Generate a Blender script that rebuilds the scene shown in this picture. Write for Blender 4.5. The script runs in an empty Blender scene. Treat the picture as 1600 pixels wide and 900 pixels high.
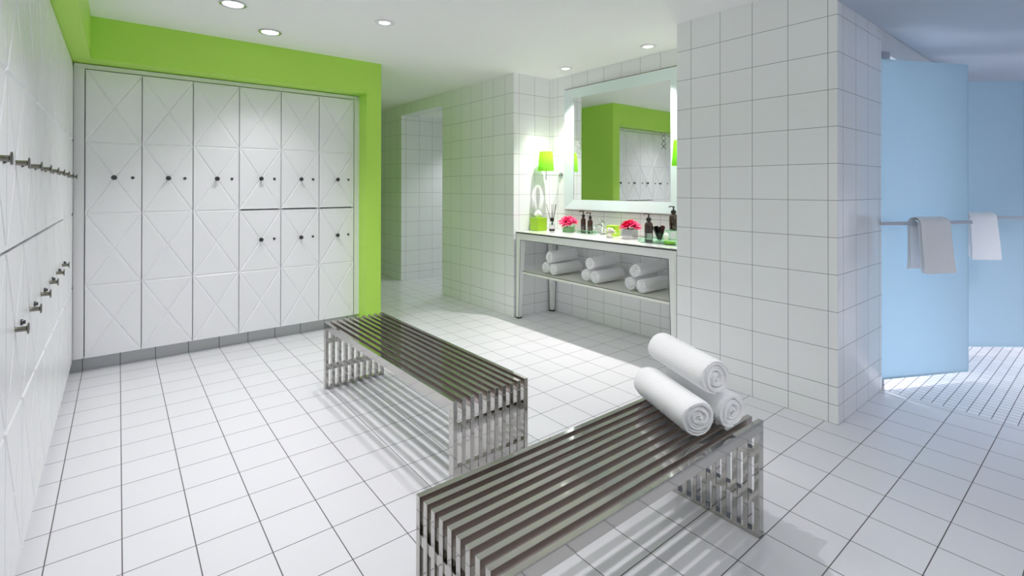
import bpy, bmesh, math, random
from mathutils import Vector, Matrix
random.seed(7)
C = bpy.context.scene.collection
SC = bpy.context.scene
PI = math.pi

# ------------------------------------------------------------------ camera, view, world
def make_camera():
    F, yaw, pitch, roll, cy = 769.796, 0.673915663, 0.00377244877, 0.00119838, 290.8438
    f = Vector((math.sin(yaw)*math.cos(pitch), math.cos(yaw)*math.cos(pitch), math.sin(pitch)))
    r = Vector((math.cos(yaw), -math.sin(yaw), 0)); u = r.cross(f)
    r2 = r*math.cos(roll) + u*math.sin(roll); u2 = -r*math.sin(roll) + u*math.cos(roll)
    cam = bpy.data.cameras.new('camera'); o = bpy.data.objects.new('camera', cam); C.objects.link(o)
    M = Matrix((r2, u2, -f)).transposed().to_4x4(); M.translation = Vector((0, 0, 1.30))
    o.matrix_world = M
    cam.sensor_fit = 'HORIZONTAL'; cam.sensor_width = 36; cam.lens = 36*F/1600
    cam.shift_y = -(450-cy)/1600; cam.clip_start = .02; cam.clip_end = 60
    SC.camera = o
make_camera()
SC.view_settings.view_transform = 'Standard'
SC.view_settings.look = 'None'
SC.view_settings.gamma = 1
SC.view_settings.use_curve_mapping = False
SC.view_settings.exposure = -0.08
SC.cycles.use_denoising = True
SC.cycles.max_bounces = 14
SC.cycles.diffuse_bounces = 10
SC.cycles.glossy_bounces = 6
SC.cycles.transmission_bounces = 8
SC.cycles.sample_clamp_indirect = 6
SC.cycles.caustics_reflective = False
SC.cycles.caustics_refractive = False
W = bpy.data.worlds.new('world'); SC.world = W; W.use_nodes = True
W.node_tree.nodes['Background'].inputs[0].default_value = (.8, .85, .9, 1)
W.node_tree.nodes['Background'].inputs[1].default_value = .15

# lamp strengths (W) and colours
WARM = (1, .965, .93); COOL = (.92, .93, 1.0); NEUT = (1.0, .968, 1.0)
E_MAIN, E_NICHE, E_SHOWER, E_CORR, E_SCONCE = 54, 130, 120, 46, 1.9

# ------------------------------------------------------------------ materials
def lin(c):
    return tuple(((v/255)/12.92 if v/255 <= .04045 else ((v/255+.055)/1.055)**2.4) for v in c) + (1,)
def P(name, col, rough=.5, metal=0, **kw):
    m = bpy.data.materials.new(name); m.use_nodes = True
    b = m.node_tree.nodes['Principled BSDF']
    b.inputs['Base Color'].default_value = lin(col); b.inputs['Roughness'].default_value = rough
    b.inputs['Metallic'].default_value = metal
    for k, v in kw.items():
        b.inputs[k.replace('_', ' ')].default_value = v
    return m
def node(m, t, **kw):
    n = m.node_tree.nodes.new(t)
    for k, v in kw.items(): setattr(n, k, v)
    return n
def mth(m, op, a, b=None, c=None):
    n = node(m, 'ShaderNodeMath', operation=op)
    for i, v in enumerate((a, b, c)):
        if v is None: continue
        if hasattr(v, 'is_linked'): m.node_tree.links.new(v, n.inputs[i])
        else: n.inputs[i].default_value = v
    return n.outputs[0]
def bump(m, scale, strength, dist=.002, detail=3):
    b = m.node_tree.nodes['Principled BSDF']; L = m.node_tree.links
    tc = node(m, 'ShaderNodeTexCoord'); nz = node(m, 'ShaderNodeTexNoise')
    nz.inputs['Scale'].default_value = scale; nz.inputs['Detail'].default_value = detail
    bp = node(m, 'ShaderNodeBump'); bp.inputs['Strength'].default_value = strength; bp.inputs['Distance'].default_value = dist
    L.new(tc.outputs['Object'], nz.inputs['Vector']); L.new(nz.outputs[0], bp.inputs['Height']); L.new(bp.outputs[0], b.inputs['Normal'])
    return m
def tile(name, col, grout, pitch_u, pitch_v, offs, gw, rough, axis='wall', half=None, vary=.03, spec=.5):
    """square tiles laid out on world position. axis 'floor': u=X v=Y ; 'wall': u = Y on X-facing walls, X on Y-facing walls ; v=Z
       offs = (u offset on X-facing, u offset on Y-facing, v offset)"""
    m = P(name, col, rough); nt = m.node_tree; L = nt.links; b = nt.nodes['Principled BSDF']
    b.inputs['Specular IOR Level'].default_value = spec
    g = node(m, 'ShaderNodeNewGeometry'); sp = node(m, 'ShaderNodeSeparateXYZ'); L.new(g.outputs['Position'], sp.inputs[0])
    X, Y, Z = sp.outputs
    if axis == 'floor':
        u = mth(m, 'SUBTRACT', X, offs[0]); v = mth(m, 'SUBTRACT', Y, offs[1])
    else:
        ns = node(m, 'ShaderNodeSeparateXYZ'); L.new(g.outputs['True Normal'], ns.inputs[0])
        isx = mth(m, 'GREATER_THAN', mth(m, 'ABSOLUTE', ns.outputs[0]), .5)
        uy = mth(m, 'SUBTRACT', Y, offs[0]); ux = mth(m, 'SUBTRACT', X, offs[1])
        u = mth(m, 'ADD', mth(m, 'MULTIPLY', uy, isx), mth(m, 'MULTIPLY', ux, mth(m, 'SUBTRACT', 1, isx)))
        v = mth(m, 'SUBTRACT', Z, offs[2])
    su = mth(m, 'DIVIDE', u, pitch_u); sv = mth(m, 'DIVIDE', v, pitch_v)
    def edge(s, pitch):   # distance in metres to the nearest joint
        fr = mth(m, 'FRACT', s); d = mth(m, 'MINIMUM', fr, mth(m, 'SUBTRACT', 1, fr)); return mth(m, 'MULTIPLY', d, pitch)
    d = mth(m, 'MINIMUM', edge(su, pitch_u), edge(sv, pitch_v))
    if half is not None:
        d = mth(m, 'MINIMUM', d, mth(m, 'ABSOLUTE', mth(m, 'SUBTRACT', Z, half)))
    k = node(m, 'ShaderNodeMapRange'); L.new(d, k.inputs[0])
    k.inputs[1].default_value = gw*.4; k.inputs[2].default_value = gw*.6
    cell = node(m, 'ShaderNodeCombineXYZ'); L.new(mth(m, 'FLOOR', su), cell.inputs[0]); L.new(mth(m, 'FLOOR', sv), cell.inputs[1])
    wn = node(m, 'ShaderNodeTexWhiteNoise', noise_dimensions='2D'); L.new(cell.outputs[0], wn.inputs['Vector'])
    val = mth(m, 'MULTIPLY_ADD', wn.outputs['Value'], vary, 1-vary)
    hs = node(m, 'ShaderNodeHueSaturation'); hs.inputs['Color'].default_value = lin(col); L.new(val, hs.inputs['Value'])
    mx = node(m, 'ShaderNodeMix', data_type='RGBA'); L.new(k.outputs[0], mx.inputs[0])
    mx.inputs[6].default_value = lin(grout); L.new(hs.outputs[0], mx.inputs[7]); L.new(mx.outputs[2], b.inputs['Base Color'])
    rr = mth(m, 'MULTIPLY_ADD', k.outputs[0], rough-.8, .8); L.new(rr, b.inputs['Roughness'])
    k2 = node(m, 'ShaderNodeMapRange'); L.new(d, k2.inputs[0]); k2.inputs[1].default_value = gw*.4; k2.inputs[2].default_value = gw*1.3
    # each tile sits at a hair's angle, so reflections break from tile to tile
    bp = node(m, 'ShaderNodeBump'); bp.inputs['Strength'].default_value = .35; bp.inputs['Distance'].default_value = .001
    nz = node(m, 'ShaderNodeTexNoise'); nz.inputs['Scale'].default_value = 6; L.new(g.outputs['Position'], nz.inputs['Vector'])
    hgt = mth(m, 'ADD', k2.outputs[0], mth(m, 'MULTIPLY', nz.outputs[0], 1.2)); L.new(hgt, bp.inputs['Height']); L.new(bp.outputs[0], b.inputs['Normal'])
    return m

TP = .2102
M_floor = tile('floor_tile', (230, 230, 235), (92, 88, 90), TP, TP, (.0143, .0148), .0036, .22, 'floor', vary=.02)
M_mosaic = tile('mosaic_tile', (242, 242, 247), (92, 94, 104), TP/4, TP/4, (3.855, .0148), .004, .25, 'floor', vary=.06)
M_wall = tile('wall_tile', (244, 245, 247), (140, 140, 142), TP, .2055, (0.0, .0175, 0), .0026, .10, 'wall', half=.105, vary=.02)
M_niche = tile('niche_tile', (244, 245, 247), (140, 140, 142), TP, .2055, (.190, .0175, 0), .0026, .10, 'wall', half=.105, vary=.02)
M_pier = tile('pier_tile', (246, 247, 248), (116, 116, 118), TP, .2055, (.2055, .0175, 0), .0026, .10, 'wall', half=.105, vary=.02)
M_plinth = tile('plinth_tile', (190, 192, 192), (60, 60, 60), TP, 9, (.0148, .0143, -4), .004, .3, 'wall', vary=.02)
M_ceil = bump(P('ceiling_paint', (247, 247, 246), .7), 90, .05)
M_ceilshower = bump(P('shade_tinted_shower_ceiling', (184, 194, 206), .65), 90, .05)  # ceiling white greyed and blued: the shower's dimmer light put into the colour
M_green = bump(P('lime_paint', (184, 230, 94), .45, Specular_IOR_Level=.35), 120, .04)
M_white = P('plain_white_wall', (228, 228, 228), .6)
M_locker = P('white_lacquer', (240, 240, 243), .3)
M_trim = P('white_trim', (240, 240, 242), .35)
M_dark = P('dark_gap', (30, 30, 30), .8)
M_knob = P('aged_nickel', (138, 134, 126), .25, 1)
M_knobface = P('dark_nickel_face', (92, 92, 94), .3, 1)
M_chrome = P('chrome', (205, 207, 208), .08, 1)
M_satin = P('satin_steel', (214, 218, 226), .35, .7)
M_steel = P('polished_steel', (192, 190, 185), .05, 1)
M_steelside = P('gap_darkened_steel_flank', (172, 162, 156), .2, .95)  # browner steel: dark reflections between slats put into the colour
M_towel = P('white_terry', (250, 250, 252), .95, Specular_IOR_Level=.1, Sheen_Weight=.3)
bump(M_towel, 210, .6, .004, 4)
M_mirror = P('mirror_silver', (236, 240, 238), .0, 1)
M_bevel = P('bevelled_pale_glass', (224, 236, 240), .32, .15)
M_rim = P('bronze_rim', (128, 116, 98), .3, 1)
M_etch = P('etched_dark', (62, 66, 62), .5)
M_etch_pale = P('etched_pale', (176, 178, 176), .5)
M_table = P('white_glass_panel', (240, 241, 240), .15)
M_top = P('white_glass_top', (240, 240, 242), .08)
M_edge = P('dark_metal_edge', (76, 76, 72), .3, .9)
M_shelf = P('cream_shelf', (238, 240, 230), .25)
M_lime = P('lime_plastic', (160, 205, 40), .35)
M_black = P('black_plastic', (14, 13, 13), .3)
M_amber = P('dark_amber_glass', (46, 18, 10), .08, Coat_Weight=.6)
M_bottlelabel = P('clear_grey_label', (150, 158, 156), .5)
M_tissue = P('tissue_paper', (246, 246, 246), .9, Subsurface_Weight=.0)
M_pink = P('hot_pink_petal', (236, 44, 110), .55)
M_pinkc = P('crimson_flower_centre', (150, 16, 50), .7)
M_leaf = P('dark_leaf', (64, 100, 36), .5)
M_puff = P('cream_white_petal', (246, 244, 236), .8)
M_silverpot = P('silver_cube_glass', (188, 190, 186), .12, .85)
M_led = bpy.data.materials.new('lamp_lens'); M_led.use_nodes = True
_b = M_led.node_tree.nodes['Principled BSDF']; _b.inputs['Emission Color'].default_value = (1, .98, .96, 1); _b.inputs['Emission Strength'].default_value = 4
def glass(name, col, rough=.0, alpha_mix=.75):
    m = bpy.data.materials.new(name); m.use_nodes = True; nt = m.node_tree; L = nt.links
    for n in list(nt.nodes): nt.nodes.remove(n)
    out = nt.nodes.new('ShaderNodeOutputMaterial'); tr = nt.nodes.new('ShaderNodeBsdfTransparent'); tr.inputs[0].default_value = lin(col)
    gl = nt.nodes.new('ShaderNodeBsdfGlossy'); gl.inputs['Roughness'].default_value = rough
    lw = nt.nodes.new('ShaderNodeLayerWeight'); lw.inputs[0].default_value = .5
    pw = nt.nodes.new('ShaderNodeMath'); pw.operation = 'POWER'; L.new(lw.outputs['Facing'], pw.inputs[0]); pw.inputs[1].default_value = 4
    fr = nt.nodes.new('ShaderNodeMath'); fr.operation = 'MULTIPLY_ADD'; L.new(pw.outputs[0], fr.inputs[0]); fr.inputs[1].default_value = .45; fr.inputs[2].default_value = .04
    mx = nt.nodes.new('ShaderNodeMixShader'); L.new(fr.outputs[0], mx.inputs[0]); L.new(tr.outputs[0], mx.inputs[1]); L.new(gl.outputs[0], mx.inputs[2])
    L.new(mx.outputs[0], out.inputs[0]); return m
M_glass = glass('clear_greenish_glass', (240, 252, 244))
M_glassedge = P('green_glass_edge', (186, 250, 200), .15)
def frosted():
    m = bpy.data.materials.new('frosted_blue_glass'); m.use_nodes = True; nt = m.node_tree; L = nt.links
    b = nt.nodes['Principled BSDF']; b.inputs['Base Color'].default_value = lin((212, 230, 240)); b.inputs['Roughness'].default_value = .35
    b.inputs['Specular IOR Level'].default_value = .25
    out = nt.nodes['Material Output']
    tl = nt.nodes.new('ShaderNodeBsdfTranslucent'); tl.inputs[0].default_value = lin((216, 234, 243))
    mx = nt.nodes.new('ShaderNodeMixShader'); mx.inputs[0].default_value = .55
    L.new(b.outputs[0], mx.inputs[1]); L.new(tl.outputs[0], mx.inputs[2]); L.new(mx.outputs[0], out.inputs[0])
    return m
M_frost = frosted()
M_pane_edge = P('pale_glass_edge', (190, 222, 236), .2)
def shade_mat():
    m = bpy.data.materials.new('lime_pleated_silk'); m.use_nodes = True; nt = m.node_tree; L = nt.links
    b = nt.nodes['Principled BSDF']; b.inputs['Base Color'].default_value = lin((186, 228, 92)); b.inputs['Roughness'].default_value = .7
    tl = nt.nodes.new('ShaderNodeBsdfTranslucent'); tl.inputs[0].default_value = lin((176, 236, 80))
    mx = nt.nodes.new('ShaderNodeMixShader'); mx.inputs[0].default_value = .6
    L.new(b.outputs[0], mx.inputs[1]); L.new(tl.outputs[0], mx.inputs[2]); L.new(mx.outputs[0], nt.nodes['Material Output'].inputs[0])
    return m
M_shade = shade_mat()

# ------------------------------------------------------------------ mesh helpers
def link(name, bm, mat, parent=None, smooth=None, recalc=True):
    if recalc: bmesh.ops.recalc_face_normals(bm, faces=bm.faces)
    me = bpy.data.meshes.new(name); bm.to_mesh(me); bm.free()
    o = bpy.data.objects.new(name, me); C.objects.link(o)
    for m in (mat if isinstance(mat, (list, tuple)) else [mat]): me.materials.append(m)
    if smooth is not None:
        for p in me.polygons: p.use_smooth = True
        if smooth < 180: me.set_sharp_from_angle(angle=math.radians(smooth))
    if parent: o.parent = parent
    return o
def BM(): return bmesh.new()
def box(bm, x0, x1, y0, y1, z0, z1, bev=0):
    vs = [bm.verts.new(p) for p in ((x0,y0,z0),(x1,y0,z0),(x1,y1,z0),(x0,y1,z0),(x0,y0,z1),(x1,y0,z1),(x1,y1,z1),(x0,y1,z1))]
    fs = [bm.faces.new([vs[i] for i in q]) for q in ((3,2,1,0),(4,5,6,7),(0,1,5,4),(1,2,6,5),(2,3,7,6),(3,0,4,7))]
    if bev:
        es = list({e for f in fs for e in f.edges})
        bmesh.ops.bevel(bm, geom=es, offset=bev, segments=2, affect='EDGES', profile=.5)
def hexa(bm, bot, top, bev=0):
    vs = [bm.verts.new(p) for p in list(bot)+list(top)]
    fs = [bm.faces.new([vs[i] for i in q]) for q in ((3,2,1,0),(4,5,6,7),(0,1,5,4),(1,2,6,5),(2,3,7,6),(3,0,4,7))]
    if bev: bmesh.ops.bevel(bm, geom=list({e for f in fs for e in f.edges}), offset=bev, segments=2, affect='EDGES', profile=.5)
def lathe(bm, prof, n=32, mat=Matrix(), mod=None, close=True):
    rings = []
    for (r, z) in prof:
        if r < 1e-6: rings.append([bm.verts.new(mat @ Vector((0, 0, z)))]); continue
        ring = []
        for i in range(n):
            a = 2*PI*i/n; k = mod(a, z) if mod else 1
            ring.append(bm.verts.new(mat @ Vector((r*k*math.cos(a), r*k*math.sin(a), z))))
        rings.append(ring)
    for A, B in zip(rings, rings[1:]):
        if len(A) == 1 and len(B) == 1: continue
        for i in range(n):
            j = (i+1) % n
            if len(A) == 1: bm.faces.new((A[0], B[j], B[i]))
            elif len(B) == 1: bm.faces.new((A[i], A[j], B[0]))
            else: bm.faces.new((A[i], A[j], B[j], B[i]))
    if close:
        if len(rings[0]) > 1: bm.faces.new(rings[0][::-1])
        if len(rings[-1]) > 1: bm.faces.new(rings[-1])
def tube(bm, pts, r, n=10, taper=None):
    pts = [Vector(p) for p in pts]; rings = []
    for i, p in enumerate(pts):
        d = (pts[min(i+1, len(pts)-1)] - pts[max(i-1, 0)]).normalized()
        a = d.orthogonal().normalized() if i == 0 else (prev - d*prev.dot(d)).normalized()
        prev = a; b = d.cross(a); rr = r if not taper else r*taper[i]
        rings.append([bm.verts.new(p + rr*(math.cos(2*PI*k/n)*a + math.sin(2*PI*k/n)*b)) for k in range(n)])
    for A, B in zip(rings, rings[1:]):
        for i in range(n): bm.faces.new((A[i], A[(i+1) % n], B[(i+1) % n], B[i]))
    bm.faces.new(rings[0][::-1]); bm.faces.new(rings[-1])
ROTX = Matrix.Rotation(PI/2, 4, 'X')      # local z -> -y
ROTY = Matrix.Rotation(PI/2, 4, 'Y')      # local z -> +x
def T(x, y, z): return Matrix.Translation((x, y, z))

def thing(name, label, cat, loc=(0,0,0), rz=0, group=None):
    o = bpy.data.objects.new(name, None); C.objects.link(o); o.empty_display_size = .1
    o.location = loc; o.rotation_euler = (0, 0, rz); tag(o, label, cat, group); return o
def tag(o, label, cat, group=None):
    o['label'] = label; o['category'] = cat
    if group: o['group'] = group
    return o
def struct(name, bm, mat):
    o = link(name, bm, mat); o['kind'] = 'structure'; return o
def sbox(name, mat, *b):
    bm = BM(); box(bm, *b); return struct(name, bm, mat)
def dup(root, loc, rz=None, label=None):
    def cp(o, parent):
        c = o.copy(); C.objects.link(c)
        if parent: c.parent = parent
        for ch in list(o.children): cp(ch, c)
        return c
    r = cp(root, None); r.location = loc
    if rz is not None: r.rotation_euler = (0, 0, rz)
    if label: r['label'] = label
    return r

# ------------------------------------------------------------------ the room shell
CE, CS = 2.461, 2.333
sbox('floor', M_floor, -.80, 3.855, -2.4, 8.2, -.06, 0)
sbox('floor_corridor', M_floor, 3.855, 5.2, 4.8, 8.2, -.06, 0)
sbox('floor_shower', M_mosaic, 3.855, 7.2, -2.4, 2.6, -.06, 0)
sbox('ceiling', M_ceil, -.80, 3.8, -2.4, 8.2, CE, CE+.06)
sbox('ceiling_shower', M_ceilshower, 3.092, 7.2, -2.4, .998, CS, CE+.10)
sbox('ceiling_stalls', M_ceil, 3.90, 7.2, 1.10, 2.6, CS, CE+.10)
sbox('ceiling_corridor', M_ceil, 3.30, 5.2, 5.25, 6.37, CS, CE+.10)
sbox('wall_left', M_white, -.86, -.80, -2.4, 5.16, 0, CE)
sbox('wall_back', M_white, -.80, 1.80, 5.10, 5.16, 0, CE)
sbox('wall_behind', M_white, -.80, 7.2, -2.46, -2.4, 0, CE)
sbox('wall_passage_end', M_wall, 1.80, 3.1, 8.2, 8.26, 0, CE)
sbox('wall_right', M_wall, 7.2, 7.26, -2.4, 2.6, 0, CE)
sbox('wall_stalls', M_wall, 3.86, 7.2, 2.6, 2.66, 0, CE)
sbox('wall_alcove', M_wall, 3.10, 4.2, 3.855, 5.25, 0, CE)
sbox('wall_doorway_head', M_wall, 3.10, 3.30, 5.25, 6.37, 2.31, CE)
sbox('wall_corridor', M_wall, 3.10, 5.2, 6.37, 8.2, 0, CE)
sbox('wall_corridor_end', M_wall, 5.2, 5.26, 5.0, 6.37, 0, CE)
sbox('wall_corridor_near', M_wall, 4.2, 5.2, 5.15, 5.25, 0, CE)
sbox('wall_niche', M_niche, 3.625, 3.80, 1.998, 3.855, 0, CE)
bm = BM(); box(bm, 3.09, 3.854, .998, 1.998, 0, CE)
bmesh.ops.bevel(bm, geom=[e for e in bm.edges if abs(e.verts[0].co.z-e.verts[1].co.z) > 1 and abs(e.verts[0].co.x-3.09) < .01 and e.verts[0].co.y < 1.5], offset=.007, segments=3, affect='EDGES', profile=.5)
struct('wall_pier', bm, M_pier)
sbox('wall_stall_side', M_wall, 3.80, 3.86, 1.998, 2.6, 0, CE)
sbox('wall_shower_head', M_white, 3.854, 7.2, 1.0, 1.10, 2.19, CS)
sbox('wall_shower_divider', M_wall, 4.60, 4.955, 1.0, 2.6, 0, 2.19)
sbox('wall_shower_end', M_wall, 5.72, 7.2, 1.0, 1.10, 0, 2.19)

# lime surround of the lockers: header beams and the end block
HB = 2.172
bm = BM(); box(bm, -.80, -.15, -2.4, 4.38, HB, CE); struct('wall_left_header', bm, M_green)
bm = BM(); box(bm, -.80, 1.785, 4.38, 5.10, HB, CE); struct('wall_back_header', bm, M_green)
bm = BM(); box(bm, 1.785, 1.925, 4.38, 7.6, 0, CE); struct('wall_locker_end', bm, M_green)
# plinths and fillers
sbox('baseboard_back', M_plinth, -.32, 1.785, 4.632, 4.70, 0, .10)
sbox('baseboard_left', M_plinth, -.40, -.32, -.60, 4.632, 0, .10)
bm = BM(); box(bm, -.245, -.1875, 4.562, 4.60, .105, 2.135); struct('trim_1', bm, M_trim)
bm = BM(); box(bm, 1.738, 1.785, 4.562, 4.60, .105, 2.135); struct('trim_2', bm, M_trim)
bm = BM(); box(bm, -.245, 1.785, 4.568, 4.62, 2.135, HB-.006); struct('trim_3', bm, M_trim)
bm = BM(); box(bm, -.29, -.251, -.60, 4.56, 2.135, HB-.006); struct('trim_4', bm, M_trim)

# ------------------------------------------------------------------ lockers
LW, Z0, CH = .3195, .105, .5065          # column width, underside, height of one diamond cell
def door_bm(cells, w=LW-.005):
    """door front in the plane y=0 facing -y, x centred, z from 0; cells stacked, each four raised triangles between V grooves"""
    bm = BM(); h = cells*CH-(.003 if cells == 4 else .007); x0, x1 = -w/2, w/2; d = .006; g = .005; s = .0065
    box(bm, x0, x1, d, .022, 0, h)
    for k in range(cells):
        za, zb = k*h/cells, (k+1)*h/cells
        c = Vector((0, 0, (za+zb)/2)); q = [Vector((x0,0,za)), Vector((x1,0,za)), Vector((x1,0,zb)), Vector((x0,0,zb))]
        for i in range(4):
            A, B = q[i], q[(i+1) % 4]; tri = [A, B, c]
            outer_edge = (i == 1 or i == 3) or (i == 0 and k == 0) or (i == 2 and k == cells-1)
            def inset(amts):
                out = []
                for a in range(3):
                    p0, p1, p2 = tri[a-1], tri[a], tri[(a+1) % 3]
                    e1, e2 = (p1-p0).normalized(), (p2-p1).normalized()
                    n1 = Vector((-e1.z, 0, e1.x)); n2 = Vector((-e2.z, 0, e2.x))
                    cen = (tri[0]+tri[1]+tri[2])/3
                    if n1.dot(cen-p1) < 0: n1 = -n1
                    if n2.dot(cen-p1) < 0: n2 = -n2
                    a1, a2 = amts[a-1], amts[a]
                    det = n1.x*n2.z - n1.z*n2.x
                    out.append(p1 + Vector(((a1*n2.z - a2*n1.z)/det, 0, (n1.x*a2 - n2.x*a1)/det)))
                return out
            lo = inset([0 if outer_edge else g*.35, g*.35, g*.35]); hi = inset([.0012 if outer_edge else g*.35+s, g*.35+s, g*.35+s])
            vl = [bm.verts.new(p+Vector((0, d, 0))) for p in lo]; vh = [bm.verts.new(p) for p in hi]
            bm.faces.new(vh)
            for a in range(3): bm.faces.new((vl[a], vl[(a+1) % 3], vh[(a+1) % 3], vh[a]))
    return bm
def knob_bm():
    bm = BM()
    lathe(bm, [(.0, .001), (.009, .001), (.0092, .003), (.0078, .006), (.0078, .0285), (.010, .0305), (.0165, .0315), (.0174, .0325), (.0174, .034), (.0160, .0352), (.008, .0356), (0, .0356)], 24, ROTX)
    for f in bm.faces:
        if min(v.co.y for v in f.verts) < -.0350: f.material_index = 1
    return bm
def lock_bm():
    bm = BM(); lathe(bm, [(0, .0), (.010, .0), (.0105, .002), (.009, .006), (.0055, .0065), (.0055, .009), (0, .009)], 20, ROTX)
    box(bm, -.0012, .0012, -.0115, -.008, -.006, .006); return bm
# template doors
def make_locker(label, doors, lower_knob=True, name='locker'):
    """doors: 1 = one full-height door, 2 = upper and lower door. local origin at the foot of the front centre"""
    t = thing(name, label, 'locker')
    b = BM(); W_ = LW-.001
    for bx in ((-W_/2, -W_/2+.016, .024, .44, Z0, 2.131), (W_/2-.016, W_/2, .024, .44, Z0, 2.131), (-W_/2+.016, W_/2-.016, .42, .44, Z0, 2.131),
               (-W_/2+.016, W_/2-.016, .024, .42, Z0, Z0+.018), (-W_/2+.016, W_/2-.016, .024, .42, 2.113, 2.131), (-W_/2+.016, W_/2-.016, .09, .42, Z0+2*CH-.009, Z0+2*CH+.009)):
        box(b, *bx)
    link('carcass', b, M_locker, t)
    spec = [(4, 0)] if doors == 1 else [(2, 2), (2, 0)]      # cells, first cell
    for cells, start in spec:
        d = link('door', door_bm(cells), M_locker, t); d.location = (0, 0, Z0+start*CH+(.004 if start else 0))
        row = 2 if doors == 1 or start == 2 else 1
        if start == 0 and doors == 2 and not lower_knob: continue
        zc = (row+.5-start)*CH
        k = link('knob', knob_bm(), [M_knob, M_knobface], d, 40); k.location = (0, .0045, zc)
        l = link('lock', lock_bm(), M_knobface, d, 40); l.location = (.106, .0, zc)
    return t
ORD = ['first', 'second', 'third', 'fourth', 'fifth', 'sixth', 'seventh', 'eighth', 'ninth', 'tenth']
XB0 = -.1845; YB = 4.555
tall = make_locker('x', 1); split = make_locker('x', 2)
tall['group'] = 'lockers on the far wall'; split['group'] = 'lockers on the far wall'
for i in range(6):
    src = tall if i < 3 else split
    o = src if i in (0, 3) else dup(src, (0, 0, 0))
    o.location = (XB0 + LW*(i+.5), YB, 0); o.rotation_euler = (0, 0, 0)
    kind = 'white grooved locker with one tall door' if i < 3 else 'white grooved locker with two doors'
    where = ['in the left corner of the far wall', 'second from the left corner on the far wall', 'third from the left corner on the far wall',
             'next to the tall ones on the far wall', 'between two split ones on the far wall', 'beside the lime green end column'][i]
    o['label'] = kind + ', ' + where
XLF = -.245
lt = make_locker('x', 1); ls = make_locker('x', 2); ln = make_locker('x', 2, False)
used = set()
for i in range(13):                        # from the far corner towards the camera
    yc = 4.52 - LW*(i+.5)
    src = lt if i < 2 else (ls if i < 8 else ln)
    o = src if src.name not in used else dup(src, (0, 0, 0)); used.add(src.name)
    o.location = (XLF, yc, 0); o.rotation_euler = (0, 0, PI/2); o['group'] = 'lockers on the left wall'
    if i == 0: o['label'] = 'white grooved locker of the left wall in the far corner, only an upper knob'
    elif i == 1: o['label'] = 'white grooved left-wall locker second from the far corner, only an upper knob'
    elif i < 8: o['label'] = 'white grooved left-wall locker with two knobs, %s from the far corner' % ORD[i]
    elif i == 8: o['label'] = 'white grooved left-wall locker nearest the viewer, its knob at the left edge of view'
    else: o['label'] = 'white grooved left-wall locker beside the viewer, %s from the far corner' % (ORD[i] if i < 10 else ['eleventh','twelfth','thirteenth'][i-10])

# ------------------------------------------------------------------ recessed ceiling spotlights
def pix_y(px, X):          # world y on the plane x=X that lies in the direction of photo column px (scene layout measurement)
    a = math.atan((px-800)/769.8) + .673915663
    return X/math.tan(a)
def spotlight(x, y, zc, label, power, col, big=False, size=108, blend=1, soft=.4, group='recessed ceiling spotlights'):
    t = thing('ceiling_spotlight', label, 'ceiling light', (x, y, zc), 0, group)
    R_, r_ = (.076, .060) if big else (.067, .038)
    bm = BM(); lathe(bm, [(R_, -.0005), (R_+.001, -.006), (R_-.006, -.009), (r_+.006, -.008), (r_, -.004), (r_, -.0005)], 40)
    link('trim_ring', bm, M_trim if not big else M_chrome, t, 40)
    bm = BM(); lathe(bm, [(0, -.0045), (r_-.002, -.0045), (r_-.001, -.001), (0, -.001)], 32); link('lens', bm, M_led, t, 40)
    L = bpy.data.lights.new('bulb', 'SPOT'); L.energy = power; L.color = col; L.spot_size = math.radians(size); L.spot_blend = blend
    L.shadow_soft_size = r_*soft
    o = bpy.data.objects.new('bulb', L); C.objects.link(o); o.parent = t; o.location = (0, 0, -.05)
    return t
spotlight(.561, 3.529, CE, 'wide recessed spotlight at the top edge of the photo', E_MAIN*.8, NEUT, True)
spotlight(.879, 3.994, CE, 'wide recessed spotlight just in front of the lime header', E_MAIN*.75, NEUT, True)
spotlight(1.455, 3.257, CE, 'small-lensed recessed spotlight above the far bench', E_MAIN, NEUT)
spotlight(3.385, 3.409, CE, 'recessed spotlight above the left part of the mirror', E_NICHE, WARM, size=82)
spotlight(3.38, 2.451, CE, 'recessed spotlight above the right part of the mirror', E_NICHE, WARM, size=82)
for x, y, lb in ((1.2, 1.62, 'recessed spotlight over the gap between the two benches'), (.45, 1.9, 'recessed spotlight in front of the left lockers'),
                 (1.45, .1, 'added fill spotlight overhead beside the viewer'), (.9, -.6, 'added fill spotlight overhead above the viewer'),
                 (1.4, -1.5, 'added fill spotlight behind the viewer'), (2.6, -1.2, 'added fill spotlight behind and right of the viewer')):
    spotlight(x, y, CE, lb, E_MAIN*((.2 if x > 2 else .5) if y < .5 else 1), NEUT, size=150 if y < .5 else 108)  # those beside and behind the viewer are unseen wide lamps added as fill
for x, y, lb in ((4.95, -.4, 'cool recessed spotlight outside the shower doors'), (6.3, -.2, 'cool recessed spotlight beyond the shower doors'),
                 (4.25, 1.9, 'cool recessed spotlight in the first shower stall'), (5.35, 1.9, 'cool recessed spotlight in the second shower stall')):
    spotlight(x, y, CS, lb, E_SHOWER*(2.9 if y > 1 else 1.1), COOL, size=96 if y < 1 else 70, soft=2)
spotlight(4.0, 5.8, CS, 'recessed spotlight inside the side corridor', E_CORR, COOL)
spotlight(2.25, 5.6, CE, 'recessed spotlight in the passage beside the lime wall', E_CORR*.45, COOL)

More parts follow.
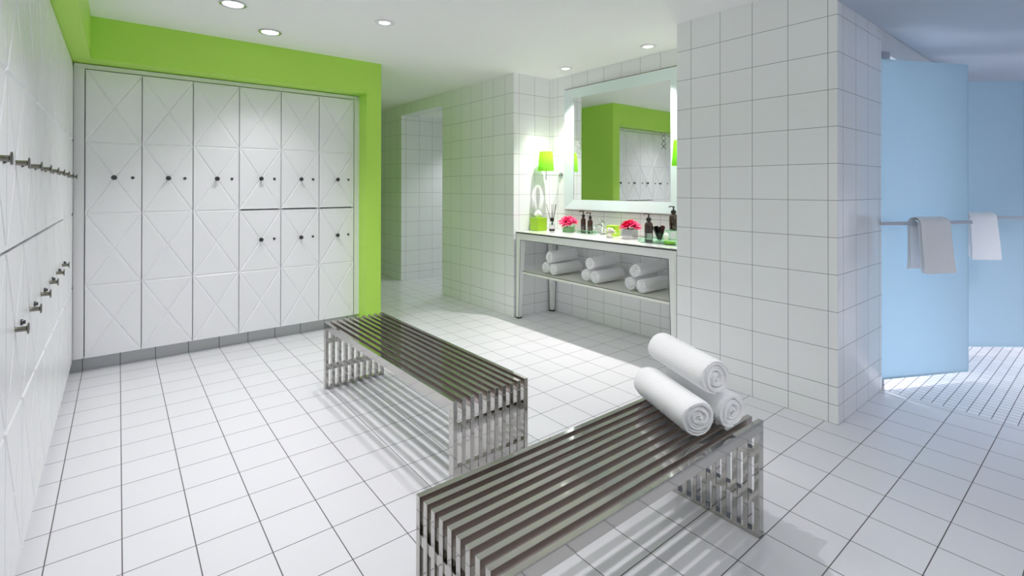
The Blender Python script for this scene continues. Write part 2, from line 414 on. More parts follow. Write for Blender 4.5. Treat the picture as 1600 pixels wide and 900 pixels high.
# ------------------------------------------------------------------ slatted benches
def bench(label, loc, rz, L, Wd=.403, H=.43, n=10):
    """slats run along local x from 0 to L, across local y from 0 to Wd"""
    t = thing('slatted_bench', label, 'bench', loc, rz, 'slatted steel benches'); w = .020; p = (Wd-w)/(n-1); rail = .042; ld = .034
    def bar(name, b, bev, first, last):          # slat flanks facing the next slat carry the gap's darkness as colour
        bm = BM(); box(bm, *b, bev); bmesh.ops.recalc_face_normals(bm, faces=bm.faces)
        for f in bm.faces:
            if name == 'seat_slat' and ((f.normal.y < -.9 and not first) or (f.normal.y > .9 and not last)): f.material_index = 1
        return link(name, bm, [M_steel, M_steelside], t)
    protos = {}
    for i in range(n):
        k = 0 if i == 0 else 2 if i == n-1 else 1
        for nm, b, bev, xs in (('seat_slat', (0, L, 0, w, H-rail, H), .0016, (0,)), ('leg', (0, ld, 0, w, .016, H-rail), .0012, (0, L-ld))):
            for x in xs:
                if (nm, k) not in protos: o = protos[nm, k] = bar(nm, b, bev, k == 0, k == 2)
                else: o = protos[nm, k].copy(); C.objects.link(o)
                o.location = (x, i*p, 0)
    for e in (0, 1):
        for z0, z1, nm in ((0, .016, 'foot_rail'), (.122, .152, 'crossbar'), (.292, .322, 'crossbar')):
            bm = BM(); a = e*(L-ld)
            if nm == 'foot_rail': box(bm, a, a+ld, 0, Wd, z0, z1, .0012)
            else: box(bm, a+.004, a+ld-.004, w*.5, Wd-w*.5, z0, z1, .001)
            link(nm, bm, M_steel, t)
    return t
# far bench runs in depth (world +y), near bench across (world +x)
bench('longer polished steel slatted bench standing empty near the far lockers', (1.470, 1.722, 0), PI/2+math.radians(.85), 1.548)
bench('polished steel slatted bench in the foreground carrying three rolled towels', (.662, .864, 0), math.radians(-.3), 1.232)

# ------------------------------------------------------------------ towels
def roll_bm(R_, L, turns, seed, squash=1.0, segs=150):
    rnd = random.Random(seed); bm = BM(); r0 = .007; t = (R_-r0)/turns
    ph = [rnd.uniform(0, 6.28) for _ in range(4)]
    lens = [0, .002, .006, .013] + [.013+(L-.026)*k/7 for k in range(1, 7)] + [L-.013, L-.006, L-.002, L]
    def thick(y):
        e = min(y, L-y); return t*(.96 if e > .012 else .96*math.sqrt(max(.22, 1-(1-e/.012)**2)))
    rows = []
    for k, y in enumerate(lens):
        outer, inner = [], []
        for i in range(segs+1):
            a = 2*PI*turns*i/segs; r = r0 + t*a/(2*PI) - t*.55*max(0, (i/segs-.93)/.07)
            wob = 1+.085*math.sin(2*a+ph[0])*(.25+.9*(1-r/R_))+.05*math.sin(3*a+ph[1]+3*y)*(.3+.7*(1-r/R_))+.014*math.sin(5*a+ph[2]-7*y)
            rc = (r-t/2)*wob; h = thick(y)/2
            inset = .006*math.sin(a*.9+ph[3]) if (y < .001 or y > L-.001) else 0
            yy = y + (inset if y < .001 else -inset if y > L-.001 else 0)
            if i > segs*.93: h *= 1-.5*(i/segs-.93)/.07
            outer.append(bm.verts.new(((rc+h)*math.cos(a), yy, (rc+h)*math.sin(a)*squash)))
            inner.append(bm.verts.new((max(rc-h, .0006)*math.cos(a), yy, max(rc-h, .0006)*math.sin(a)*squash)))
        rows.append((outer, inner))
    for (o1, i1), (o2, i2) in zip(rows, rows[1:]):
        for i in range(segs):
            bm.faces.new((o1[i], o1[i+1], o2[i+1], o2[i])); bm.faces.new((i1[i+1], i1[i], i2[i], i2[i+1]))
        for e in (0, segs): bm.faces.new((o1[e], o2[e], i2[e], i1[e]))
    for (o, n), in ((rows[0],), (rows[-1],)):
        for i in range(segs): bm.faces.new((o[i], o[i+1], n[i+1], n[i]))
    bmesh.ops.rotate(bm, verts=bm.verts, cent=(0, 0, 0), matrix=Matrix.Rotation(rnd.uniform(2.2, 3.2), 3, 'Y'))
    return bm
def roll(label, loc, rz, R_, L, turns, seed, group, squash=1):
    o = link('rolled_towel', roll_bm(R_, L, turns, seed, squash), M_towel, None, 70); o.location = loc; o.rotation_euler = (0, 0, rz)
    tag(o, label, 'towel', group); return o
GB = 'rolled towels on the foreground bench'
az = -math.radians(24)
RB = .076
BX, BY = 1.572, .928
ux, uy, bx_, by_ = math.cos(az), math.sin(az), -math.sin(az), math.cos(az)      # across and along the rolls
roll('rolled white towel on the foreground bench, front left of the three', (BX, BY, .43+RB+.001), az, RB, .345, 3.4, 11, GB, .97)
roll('rolled white towel on the foreground bench, lower right by its end leg', (BX+.150*ux+.018*bx_, BY+.150*uy+.018*by_, .43+RB-.003), az, RB-.004, .345, 3.2, 23, GB, .97)
roll('rolled white towel lying on top of the other two on the bench', (BX+.078*ux+.010*bx_, BY+.078*uy+.010*by_, .43+RB+.124), az, RB-.002, .36, 3.2, 37, GB, .96)

# ------------------------------------------------------------------ vanity table
VX0, VX1, VY0, VY1, VZ = 3.115, 3.615, 2.015, 3.835, .866
van = thing('vanity_table', 'white glass vanity table with tapered dark-edged legs in the tiled niche', 'table', ((VX0+VX1)/2, (VY0+VY1)/2, 0))
def vpart(name, bm, m, sm=None, parent=None):
    o = link(name, bm, m, parent or van, sm); 
    if parent is None: o.matrix_parent_inverse = Matrix.Translation(-van.location)
    return o
bm = BM(); box(bm, VX0, VX1, VY0, VY1, VZ-.012, VZ, .0015); vpart('table_top', bm, M_top)
bm = BM()
box(bm, VX0+.002, VX0+.03, VY0+.07, VY1-.07, VZ-.080, VZ-.012); box(bm, VX1-.03, VX1-.002, VY0+.07, VY1-.07, VZ-.080, VZ-.012)
box(bm, VX0+.07, VX1-.07, VY0+.002, VY0+.03, VZ-.080, VZ-.012); box(bm, VX0+.07, VX1-.07, VY1-.03, VY1-.002, VZ-.080, VZ-.012)
vpart('apron', bm, M_table)
bm = BM()
for a in ((VX0-.0015, VX0+.003, VY0, VY1, VZ-.016, VZ-.006), (VX0+.004, VX1-.004, VY0-.0015, VY0+.003, VZ-.016, VZ-.006), (VX0+.0005, VX0+.003, VY0+.068, VY1-.068, VZ-.083, VZ-.079)):
    box(bm, *a)
vpart('edge_trim', bm, M_edge)
for sx in (0, 1):
    for sy in (0, 1):
        X0 = VX0 if sx == 0 else VX1; Y0 = VY0 if sy == 0 else VY1; dx = 1 if sx == 0 else -1; dy = 1 if sy == 0 else -1
        wt, wb, zb, zt = .072, .040, .012, VZ-.012
        def quad(w, z, i=0): 
            q = [(X0+dx*i, Y0+dy*i, z), (X0+dx*(w-i), Y0+dy*i, z), (X0+dx*(w-i), Y0+dy*(w-i), z), (X0+dx*i, Y0+dy*(w-i), z)]
            return q if dx*dy > 0 else q[::-1]
        bm = BM(); hexa(bm, quad(wb, zb), quad(wt, zt), .0015); leg = vpart('leg', bm, M_table)
        bm = BM(); hexa(bm, quad(wb+.001, 0, -.001), quad(wb+.001, zb, -.001)); f_ = vpart('foot_cap', bm, M_edge, None, leg)
        bm = BM()
        for (px_, py_) in ((0, 0), (0, 1), (1, 0)):      # metal beads on the visible arrises
            b0 = (X0+dx*(wb*px_), Y0+dy*(wb*py_), zb); b1 = (X0+dx*(wt*px_), Y0+dy*(wt*py_), zt if (px_, py_) == (0, 0) else VZ-.08)
            if (px_, py_) != (0, 0):
                k_ = (b1[2]-zb)/(zt-zb); w_ = wb+(wt-wb)*k_; b1 = (X0+dx*w_*px_, Y0+dy*w_*py_, b1[2])
            tube(bm, [b0, b1], .0022, 6)
        vpart('edge_trim', bm, M_edge, None, leg)
bm = BM(); box(bm, VX0+.035, VX1-.03, VY0+.052, VY1-.052, .446, .474, .002); vpart('shelf', bm, M_shelf)
bm = BM()
for a in ((VX0+.033, VX0+.037, VY0+.055, VY1-.055, .468, .473), ): box(bm, *a)
vpart('shelf_edge', bm, M_edge)

# rolled towels on the shelf: ends face the room (-x), so turn the roll's y axis to +x
GS = 'rolled towels on the vanity shelf'
RS = .063
def place_stack(yc, xf, names, seed):
    dy = .0635
    spots = ((yc+dy, .474+RS, xf+.012, names[0]), (yc-dy, .474+RS, xf-.008, names[1]), (yc+.002, .474+RS+.109, xf+.0, names[2]))
    for k, (y, z, x, lb) in enumerate(spots):
        roll(lb, (x, y, z+.0005), -PI/2, RS-.0012, .345, 3.3, seed+k, GS)
place_stack(pix_y(858.5, 3.195), 3.195, ('rolled white towel at the far left on the vanity shelf', 'rolled white towel lower right in the left shelf stack', 'rolled white towel topping the left stack on the shelf'), 101)
place_stack(pix_y(922.5, 3.195), 3.195, ('rolled white towel lower left in the middle shelf stack', 'rolled white towel lower right in the middle shelf stack', 'rolled white towel topping the middle stack on the shelf'), 201)
place_stack(pix_y(993, 3.195), 3.195, ('rolled white towel lower left in the right shelf stack', 'rolled white towel lower right in the right shelf stack, nearest the pier', 'rolled white towel topping the right stack on the shelf'), 301)

# ------------------------------------------------------------------ mirror
MX = 3.58; MYa, MYb, MZa, MZb = 2.240, 3.632, 1.073, 2.314
mir = thing('wall_mirror', 'large square mirror with wide pale frame above the white vanity table', 'mirror', (3.625, (MYa+MYb)/2, MZa))
def mpart(name, bm, m, parent=None):
    o = link(name, bm, m, parent or mir)
    if parent is None: o.matrix_parent_inverse = Matrix.Translation(-mir.location)
    return o
fw = .138; yi0, yi1, zi0, zi1 = MYa+fw, MYb-fw, MZa+fw*.80, MZb-fw*.80
bm = BM(); box(bm, 3.5985, 3.6245, MYa, MYb, MZa, MZb); mpart('backing', bm, M_rim)
bm = BM(); box(bm, 3.590, 3.597, yi0-.01, yi1+.01, zi0-.01, zi1+.01); mpart('mirror_glass', bm, M_mirror)
def ring(bm, a, b, x1, x2):    # frame between rectangle a at depth x1 (outer) and rectangle b at depth x2 (inner)
    va = [bm.verts.new((x1, y, z)) for y, z in ((a[0], a[2]), (a[1], a[2]), (a[1], a[3]), (a[0], a[3]))]
    vb = [bm.verts.new((x2, y, z)) for y, z in ((b[0], b[2]), (b[1], b[2]), (b[1], b[3]), (b[0], b[3]))]
    vc = [bm.verts.new((3.5975, v.co.y, v.co.z)) for v in va]; vd = [bm.verts.new((3.5975, v.co.y, v.co.z)) for v in vb]
    for i in range(4):
        j = (i+1) % 4
        bm.faces.new((va[i], va[j], vb[j], vb[i])); bm.faces.new((va[i], va[j], vc[j], vc[i])); bm.faces.new((vb[i], vb[j], vd[j], vd[i])); bm.faces.new((vc[i], vc[j], vd[j], vd[i]))
bm = BM(); o_ = (MYa+.008, MYb-.008, MZa+.008, MZb-.008); m_ = (MYa+.020, MYb-.020, MZa+.018, MZb-.018); i_ = (yi0, yi1, zi0, zi1)
ring(bm, m_, i_, 3.572, 3.586); mpart('frame', bm, M_bevel)
bm = BM(); ring(bm, o_, m_, 3.590, 3.5722); mpart('outer_bevel', bm, M_bevel)
def xmarks(y, mat, yw=.022):
    bm = BM()
    for k, zc in enumerate((1.745, 1.698, 1.651)):
        hw = yw; hh = .0225
        for s in (1, -1):
            d = Vector((0, s*hw, hh)); n = Vector((0, -d.z, d.y)).normalized()*.0032; c_ = Vector((3.5897, y, zc))
            lo = [c_-d-n, c_+d-n, c_+d+n, c_-d+n]
            vs = [bm.verts.new(p) for p in lo] + [bm.verts.new(p-Vector((.0007, 0, 0))) for p in lo]
            for q in ((3,2,1,0),(4,5,6,7),(0,1,5,4),(1,2,6,5),(2,3,7,6),(3,0,4,7)): bm.faces.new([vs[i] for i in q])
    o = mpart('etched_crosses', bm, mat); return o
xmarks(2.447, M_etch)['label'] = 'dark etched column of crosses'
xmarks(3.440, M_etch_pale)['label'] = 'pale etched column of crosses'

# ------------------------------------------------------------------ sconces
def sconce(y, label):
    t = thing('wall_sconce', label, 'wall lamp', (3.625, y, 1.433), 0, 'lime wall sconces')
    dx = -.212
    bm = BM(); lathe(bm, [(0, 0), (.030, 0), (.030, -.006), (.024, -.012), (0, -.012)], 24, ROTY); link('wall_plate', bm, M_chrome, t, 40)
    bm = BM(); tube(bm, [(-.008, 0, 0), (dx, 0, 0)], .0045, 10); link('arm', bm, M_chrome, t, 60)
    bm = BM(); tube(bm, [(dx, 0, -.052), (dx, 0, .11)], .0055, 12); link('stem', bm, M_chrome, t, 60)
    bm = BM(); N = 120
    mod = lambda a, z: 1+.035*math.cos(26*a)
    prof = [(.079, .042), (.064, .238)]; th = .0012
    lathe(bm, [(r, z) for r, z in prof] + [(r-th, z) for r, z in prof[::-1]] + [prof[0]], N, T(dx, 0, 0), mod, close=False)
    link('lamp_shade', bm, M_shade, t, 30)
    bm = BM()
    for k in range(3): tube(bm, [(dx, 0, .06), (dx+.07*math.cos(k*2.094), .07*math.sin(k*2.094), .06)], .0014, 6)
    link('shade_carrier', bm, M_chrome, t)
    bm = BM(); lathe(bm, [(0, .10), (.011, .10), (.012, .12), (.021, .145), (.022, .165), (.012, .186), (0, .19)], 20, T(dx, 0, 0)); link('bulb', bm, M_led, t, 60)
    L = bpy.data.lights.new('bulb_light', 'POINT'); L.energy = E_SCONCE; L.color = (1, .93, .82); L.shadow_soft_size = .022
    o = bpy.data.objects.new('bulb_light', L); C.objects.link(o); o.parent = t; o.location = (dx, 0, .205)
    return t
sconce(3.717, 'lime pleated shade wall sconce left of the mirror above the tissue box')
sconce(2.157, 'lime pleated shade wall sconce right of the mirror, mostly behind the pier')

# ------------------------------------------------------------------ things on the vanity
# tissue box
tb = thing('tissue_box', 'lime green cube tissue box at the left end of the vanity', 'tissue box', (3.36, pix_y(841.5, 3.36)-.0, VZ), 0)
bm = BM(); box(bm, -.062, .062, -.062, .062, 0, .132, .004); link('box', bm, M_lime, tb)
bm = BM(); n_ = 22
prof = [(.020, .1325), (.030, .145), (.036, .165), (.030, .185), (.016, .202), (0, .213)]
lathe(bm, prof, 28, T(0, 0, 0), lambda a, z: 1+.22*math.sin(3*a+40*z)+.14*math.sin(7*a-60*z))
link('tissue', bm, M_tissue, tb, 180)
# reed diffuser
rd = thing('reed_diffuser', 'reed diffuser bottle with black collar and black sticks beside the tissue box', 'diffuser', (3.42, pix_y(862.6, 3.42), VZ))
bm = BM(); lathe(bm, [(0, .001), (.031, .001), (.032, .006), (.032, .068), (.026, .076), (.012, .081), (.012, .098), (0, .098)], 28); link('bottle', bm, M_glass, rd, 40)
bm = BM(); lathe(bm, [(0, 0.003), (.0295, .003), (.0295, .022), (0, .022)], 24); link('liquid', bm, P('dark_oil', (50, 24, 30), .2), rd, 40)
bm = BM(); lathe(bm, [(.0323, .024), (.0335, .024), (.0335, .062), (.0323, .062), (.0323, .024)], 24, close=False); link('paper_label', bm, P('label_paper', (236, 236, 240), .6), rd, 40)
bm = BM(); lathe(bm, [(0, .0985), (.019, .0985), (.020, .102), (.020, .133), (.012, .135), (0, .135)], 24); link('collar', bm, M_black, rd, 40)
for ax, ay in ((-.01, .075), (.004, -.012), (.01, -.045), (-.006, -.068), (.012, .02)):
    bm = BM(); tube(bm, [(-ax*.2, -ay*.1, .02), (ax, ay, .272)], .0021, 6); link('reed', bm, M_black, rd)
# gerbera pots
def petal(bm, a, tilt, L, w, base, curl):
    R_ = Matrix.Rotation(a, 4, 'Z') @ Matrix.Rotation(-tilt, 4, 'Y'); pts = []
    for k in range(6):
        s = k/5; ww = w*(.35+1.3*s-1.25*s**3)*.5 if k < 5 else w*.10
        for j in (-1, 0, 1):
            pts.append(bm.verts.new(base @ R_ @ Vector((.006+L*s, j*ww, curl*math.sin(s*PI*.9)*L*(1 if j else .75)))))
    for k in range(5):
        for j in range(2):
            i = k*3+j; bm.faces.new((pts[i], pts[i+1], pts[i+4], pts[i+3]))
def flower(parent, x, y, z, ry, rx, R_, seed):
    rnd = random.Random(seed); base = T(x, y, z) @ Matrix.Rotation(ry, 4, 'Y') @ Matrix.Rotation(rx, 4, 'X')
    bm = BM()
    for lay, (n, tilt, L, w) in enumerate(((17, .12, R_, R_*.30), (14, .42, R_*.82, R_*.28), (10, .85, R_*.5, R_*.22))):
        for i in range(n): petal(bm, 2*PI*(i+.5*lay)/n+rnd.uniform(-.08, .08), tilt+rnd.uniform(-.1, .1), L*rnd.uniform(.9, 1.05), w, base, .10)
    f = link('flower', bm, M_pink, parent, 180, recalc=False)
    bm = BM(); lathe(bm, [(0, -.006), (R_*.2, -.004), (R_*.24, .006), (R_*.12, .012), (0, .013)], 14, base); link('flower_centre', bm, M_pinkc, f, 60)
    bm = BM(); tube(bm, [(x*.3, y*.3, .012), (x*.6, y*.6, z*.5), (x, y, z-.004)], .0035, 7); link('stem', bm, M_leaf, f, 60)
def leaf_bm(a, L):
    bm = BM(); base = T(0, 0, .066); petal(bm, a, .25, L, .034, base, .16); return bm
def pot(label, x, y, h, w, mat, seed, heads, rz):
    t = thing('potted_gerberas', label, 'flower arrangement', (x, y, VZ), rz, 'pink gerberas in cube pots')
    bm = BM(); s = w/2; i = .004
    box(bm, -s, s, -s, s, 0, .006); box(bm, -s, -s+i, -s, s, .006, h); box(bm, s-i, s, -s, s, .006, h); box(bm, -s+i, s-i, -s, -s+i, .006, h); box(bm, -s+i, s-i, s-i, s, .006, h)
    link('cube_pot', bm, mat, t)
    bm = BM(); box(bm, -s+i+.002, s-i-.002, -s+i+.002, s-i-.002, .008, h*.62); link('foam', bm, P('damp_green_foam', (168, 190, 140), .9), t)
    for k in range(7): link('leaf', leaf_bm(k*.9+seed, w*.62), M_leaf, t, 180, recalc=False)
    for k, (fx, fy, fz, ry, rx, R_) in enumerate(heads): flower(t, fx, fy, fz, ry, rx, R_, seed+k)
    return t
pot('pink gerberas in a clear glass cube left of the two slim bottles', 3.46, pix_y(888.5, 3.46), .080, .095, M_glass, 3,
    [(-.020, .016, .098, -.75, .15, .072), (.020, -.018, .110, -.25, .55, .068), (.016, .030, .106, -.1, -.5, .064)], .25)
pot('pink gerberas in a silvered cube pot in the middle of the vanity', 3.42, pix_y(984.5, 3.42), .085, .098, M_silverpot, 9,
    [(-.022, .014, .106, -.35, -.25, .074), (.018, -.024, .112, -.15, .5, .070), (.014, .028, .118, .2, -.5, .068)], .15)
# pump bottles
def pump_bottle(label, x, y, z, R_, Hb, tag_label=False, group='amber pump bottles', rz=0):
    t = thing('pump_bottle', label, 'bottle', (x, y, z), rz, group)
    bm = BM(); lathe(bm, [(0, 0), (R_*.92, 0), (R_, .004), (R_, Hb*.80), (R_*.93, Hb*.87), (R_*.6, Hb*.95), (R_*.42, Hb*.97), (R_*.42, Hb), (0, Hb)], 32); link('bottle_body', bm, M_amber, t, 50)
    p = R_*.62
    bm = BM(); lathe(bm, [(0, Hb+.0005), (p, Hb+.0005), (p, Hb+.018), (p*.8, Hb+.026), (p*.3, Hb+.030), (p*.26, Hb+.050), (0, Hb+.050)], 24); pu = link('pump', bm, M_black, t, 40)
    bm = BM(); box(bm, -.009, .009, -.009, .009, Hb+.0505, Hb+.058, .002); tube(bm, [(-.004, 0, Hb+.056), (-.030, 0, Hb+.057), (-.044, 0, Hb+.050)], .0042, 8); link('nozzle', bm, M_black, pu, 40)
    if tag_label:
        bm = BM(); n = 14; a0, a1 = 4.9, 6.3; rr = R_+.0006
        lo = [bm.verts.new((rr*math.cos(a0+(a1-a0)*k/n), rr*math.sin(a0+(a1-a0)*k/n), Hb*.10)) for k in range(n+1)]
        hi = [bm.verts.new((rr*math.cos(a0+(a1-a0)*k/n), rr*math.sin(a0+(a1-a0)*k/n), Hb*.42)) for k in range(n+1)]
        for k in range(n): bm.faces.new((lo[k], lo[k+1], hi[k+1], hi[k]))
        link('paper_label', bm, M_bottlelabel, t, 180)
    return t
pump_bottle('slim dark amber pump bottle, left of the close pair on the vanity', 3.48, pix_y(911.5, 3.48), VZ+.005, .0245, .150, rz=-PI/2+.3)
pump_bottle('slim dark amber pump bottle, right of the close pair on the vanity', 3.485, pix_y(922.2, 3.485), VZ+.005, .0245, .138, rz=-PI/2+.3)
pump_bottle('larger dark amber pump bottle standing in front of the black comb tumbler', 3.33, pix_y(1013.6, 3.33), VZ+.0055, .0330, .165, True, rz=-PI/2)
# glass trays
def tray(label, x, y, lx, ly, h, group=None):
    t = thing('glass_tray', label, 'tray', (x, y, VZ), 0, group); i = .004
    bm = BM(); box(bm, -lx/2, lx/2, -ly/2, ly/2, 0, .005); link('tray_base', bm, M_glass, t)
    bm = BM(); box(bm, -lx/2, -lx/2+i, -ly/2, ly/2, .0051, h); box(bm, lx/2-i, lx/2, -ly/2, ly/2, .0051, h); box(bm, -lx/2+i, lx/2-i, -ly/2, -ly/2+i, .0051, h); box(bm, -lx/2+i, lx/2-i, ly/2-i, ly/2, .0051, h); link('tray_side', bm, M_glass, t)
    bm = BM(); e = .0004; z0, z1 = h+.0001, h+.0021
    box(bm, -lx/2, -lx/2+i, -ly/2, ly/2, z0, z1); box(bm, lx/2-i, lx/2, -ly/2, ly/2, z0, z1); box(bm, -lx/2+i, lx/2-i, -ly/2, -ly/2+i, z0, z1); box(bm, -lx/2+i, lx/2-i, ly/2-i, ly/2, z0, z1)
    for sx in (-1, 1):
        for sy in (-1, 1): box(bm, sx*lx/2-.002, sx*lx/2+.002, sy*ly/2-.002, sy*ly/2+.002, .005, h)
    link('polished_edge', bm, M_glassedge, t); return t
tray('low green-edged glass tray under the two slim bottles', 3.483, pix_y(916.8, 3.483), .075, .175, .030)
tray('wide green-edged glass tray under the bottle and comb tumbler by the pier', 3.34, 2.280, .17, .34, .034)
# comb tumbler
cx, cy_ = 3.395, pix_y(1031, 3.395)
ct = thing('comb_tumbler', 'clear glass tumbler of black combs beside the larger pump bottle', 'tumbler', (cx, cy_, VZ+.0055))
bm = BM(); lathe(bm, [(0, 0), (.032, 0), (.036, .075), (.034, .075), (.030, .005), (0, .005)], 28, close=False); link('tumbler', bm, M_glass, ct, 50)
for k, (dx, dy, s) in enumerate(((-.022, .038, 1), (-.01, .022, 1.05), (.006, -.012, 1.1), (.012, .004, 1.0), (-.006, -.036, 1.08))):
    bm = BM(); b_ = Vector((dx*.25, dy*.25, .008)); t_ = Vector((dx*1.2, dy*1.25, .118*s)); d = (t_-b_).normalized(); sd = Vector((0, 1, 0)) if k % 2 else Vector((.5, .86, 0)); n = d.cross(sd).normalized(); sd = n.cross(d)
    q = lambda c, w: [c-sd*w-n*.002, c+sd*w-n*.002, c+sd*w+n*.002, c-sd*w+n*.002]
    hexa(bm, q(b_, .005), q(t_, .018)); link('comb', bm, M_black, ct)
# white tube bottle beside tumbler
bm = BM(); lathe(bm, [(0, 0), (.017, 0), (.018, .004), (.018, .066), (.013, .074), (.008, .077), (.008, .088), (0, .088)], 24)
o = link('white_tube', bm, P('white_plastic', (240, 240, 236), .4), None, 40); o.location = (3.345, pix_y(1040.5, 3.345), VZ+.0055); tag(o, 'small white tube bottle right of the black combs', 'bottle')
# lime dish
bm = BM(); lathe(bm, [(0, 0), (.040, 0), (.046, .020), (.043, .020), (.037, .005), (0, .005)], 32, close=False)
o = link('shallow_dish', bm, M_lime, None, 50); o.location = (3.315, pix_y(1046.5, 3.315), VZ+.0055); tag(o, 'shallow lime green dish in the glass tray by the pier', 'dish')
# glass riser with the raised bottle
rx, ry = 3.50, pix_y(1052.4, 3.50)
rs = thing('glass_riser', 'clear glass riser lifting the rightmost pump bottle behind the tray', 'riser', (rx, ry, VZ))
RH = .094
bm = BM(); box(bm, -.05, .05, -.06, .06, RH-.006, RH); link('riser_top', bm, M_glass, rs)
bm = BM(); box(bm, -.05, .05, -.06, -.055, 0, RH-.0061); box(bm, -.05, .05, .055, .06, 0, RH-.0061); link('riser_side', bm, M_glass, rs)
bm = BM(); box(bm, -.0515, -.0501, -.06, .06, RH-.006, RH); box(bm, -.0515, -.0501, .055, .06, 0, RH-.0065); box(bm, -.0515, -.0501, -.06, -.055, 0, RH-.0065); link('polished_edge', bm, M_glassedge, rs)
pump_bottle('dark amber pump bottle raised on a glass riser, half behind the pier', rx, ry, VZ+RH+.0003, .034, .135, False, rz=-PI/2)
# faucet
fc = thing('faucet', 'chrome basin faucet at the back of the vanity top', 'faucet', (3.53, pix_y(942, 3.53), VZ), 0)
bm = BM(); lathe(bm, [(0, 0), (.026, 0), (.026, .006), (.019, .010), (.018, .095), (.021, .102), (.021, .118), (.012, .124), (0, .125)], 28); link('body', bm, M_chrome, fc, 40)
bm = BM(); tube(bm, [(-.014, 0, .070), (-.06, 0, .092), (-.105, 0, .088), (-.118, 0, .072)], .011, 14); link('spout', bm, M_chrome, fc, 60)
bm = BM(); hexa(bm, [(-.01, -.008, .126), (.0, -.008, .126), (.0, .008, .126), (-.01, .008, .126)], [(-.052, -.007, .150), (-.046, -.007, .156), (-.046, .007, .156), (-.052, .007, .150)], .001); link('lever', bm, M_chrome, fc)
# white puff and lime box
px_, py_ = 3.36, pix_y(952.5, 3.36)
pf = thing('white_blossom', 'ruffled white blossom lying on the vanity in front of the faucet', 'flower', (px_, py_, VZ))
bm = BM(); rnd = random.Random(5)
for k in range(46):
    a = rnd.uniform(0, 2*PI); tl = rnd.uniform(.05, 1.4)
    petal(bm, a, tl, rnd.uniform(.048, .062), .040, T(0, 0, .026), .2)
link('petals', bm, M_puff, pf, 180, recalc=False)
bm = BM(); lathe(bm, [(0, 0), (.022, 0), (.03, .012), (.022, .026), (0, .032)], 20); link('blossom_base', bm, M_puff, pf, 60)
lb = thing('lime_box', 'small lime green square box behind the white blossom', 'box', (3.50, pix_y(958.0, 3.50), VZ), .1)
bm = BM(); box(bm, -.04, .04, -.045, .045, 0, .085, .003); link('box', bm, M_lime, lb)
bm = BM(); box(bm, -.041, .041, -.046, .046, .0855, .097, .003); link('lid', bm, M_lime, lb)

# ------------------------------------------------------------------ frosted shower doors with towel rails
def glass_door(hx, hy, ang, L, label, rail_label):
    """hinge at (hx,hy); local x runs along the pane away from the hinge, local -y faces the room"""
    t = thing('shower_door', label, 'door', (hx, hy, 0), ang, 'frosted blue shower doors')
    bm = BM(); box(bm, 0, L, 0, .010, .073, 2.142); link('glass_pane', bm, M_frost, t)
    bm = BM(); box(bm, L+.0003, L+.005, .0, .010, .073, 2.142); box(bm, 0, L, .0, .010, .060, .0727); link('clear_edge_seal', bm, M_pane_edge, t)
    bm = BM(); box(bm, -.012, .06, -.006, .016, 2.1423, 2.188); box(bm, -.012, .014, -.002, .012, 0, .0597); link('pivot_hinge', bm, M_chrome, t)
    bm = BM(); box(bm, -.075, L-.045, -.062, -.050, 1.064, 1.088, .002)
    r = link('towel_rail', bm, M_satin, t)
    bm = BM()
    for x in (.05, L-.10): box(bm, x-.009, x+.009, -.0499, -.0003, 1.067, 1.085, .002)
    link('rail_bracket', bm, M_chrome, r)
    return t
A1 = math.atan2(-.316, .628); A2 = math.atan2(-.475, .56)
glass_door(3.869, 1.000, A1, .707, 'frosted blue glass shower door standing ajar nearest the tiled pier', '')
glass_door(4.972, .990, A2, .735, 'frosted blue glass shower door farther right behind the first one', '')

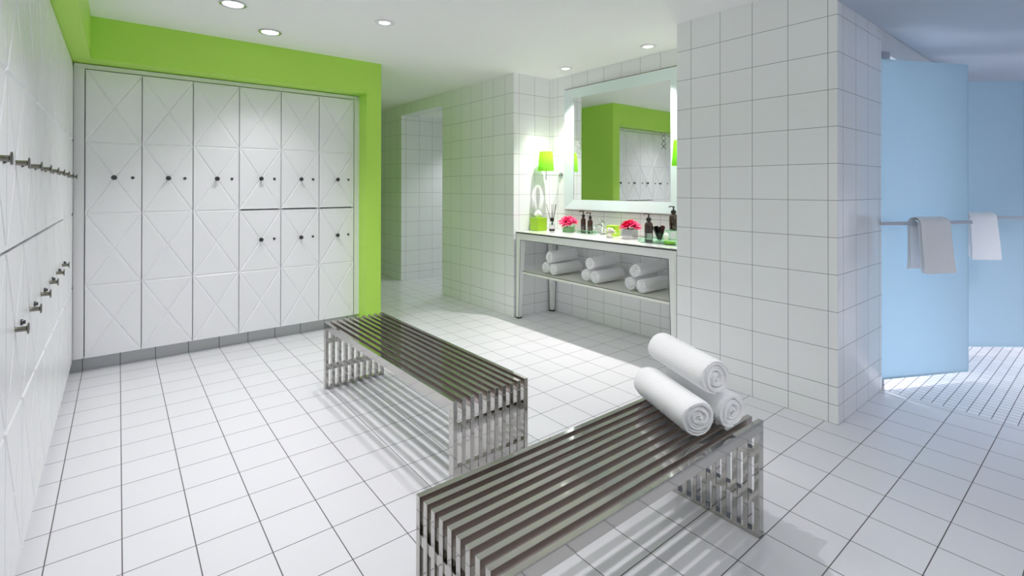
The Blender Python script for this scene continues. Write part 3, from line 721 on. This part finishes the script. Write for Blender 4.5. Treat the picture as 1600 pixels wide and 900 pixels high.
def drape_bm(width, depth, zt, drop_f, drop_b, seed, layers=2):
    """towel folded over a rail: local x along the rail (0..width), y across, z up; rail axis at y=0,z=0"""
    rnd = random.Random(seed); bm = BM()
    for ly in range(layers):
        th = .009; r = .020+ly*.0205; hf = drop_f-.004*(layers-1-ly); hb = drop_b-.012*(layers-1-ly)
        path = []
        nz = 12
        for k in range(nz): path.append((-1, -hf*(1-k/nz)))
        for k in range(9): 
            a = PI - PI*k/8; path.append((math.cos(a), None, math.sin(a)))
        for k in range(1, nz+1): path.append((1, -hb*k/nz))
        ph = rnd.uniform(0, 6)
        NX = 14; grid = []
        for side in (0, 1):
            g = []
            for ix in range(NX+1):
                s = ix/NX; col = []
                for p in path:
                    rr = r + (th if side else 0)*(1)
                    ez = max(0, 1-min(s, 1-s)/.06); rr2 = r+th*.5+(rr-r-th*.5)*math.sqrt(max(.05, 1-ez*ez))
                    if p[1] is None: y, z = rr2*p[0]*1.0, rr2*p[2]*.9
                    else:
                        dn = -p[1]/max(hf, hb)
                        flare = (.030 if p[0] < 0 else -.004)*dn + .004*math.sin(6*s+ph+4*dn)*dn
                        eb = max(0, 1-(1-dn)/.03) if dn > .97 else 0
                        rb = r+th*.5+(rr2-r-th*.5)*math.sqrt(max(.05, 1-eb*eb))
                        y, z = p[0]*(rb+flare), p[1]
                    x = s*width
                    if p[1] is not None: x += (s-.5)*.012*(-p[1]/hf) 
                    col.append(bm.verts.new((x, y, z)))
                g.append(col)
            grid.append(g)
        n = len(path)
        for side in (0, 1):
            g = grid[side]
            for i in range(NX):
                for j in range(n-1): bm.faces.new((g[i][j], g[i+1][j], g[i+1][j+1], g[i][j+1]))
        for j in range(n-1):
            for i in (0, NX): bm.faces.new((grid[0][i][j], grid[0][i][j+1], grid[1][i][j+1], grid[1][i][j]))
        for i in range(NX):
            for j in (0, n-1): bm.faces.new((grid[0][i][j], grid[0][i+1][j], grid[1][i+1][j], grid[1][i][j]))
    return bm
def hung_towel(hx, hy, ang, s, width, label, seed):
    o = link('hanging_towel', drape_bm(width, .1, 0, .315, .300, seed), M_towel, None, 70)
    c, sn = math.cos(ang), math.sin(ang); off = -.056
    o.location = (hx+c*s-sn*off, hy+sn*s+c*off, 1.074); o.rotation_euler = (0, 0, ang)
    tag(o, label, 'towel', 'white towels hung on shower door rails'); return o
hung_towel(3.869, 1.000, A1, .188, .235, 'folded white towel hanging on the rail of the door nearest the pier', 3)
hung_towel(4.972, .990, A2, .24, .20, 'white towel on the rail of the farther shower door', 8)
bpy.context.view_layer.update()
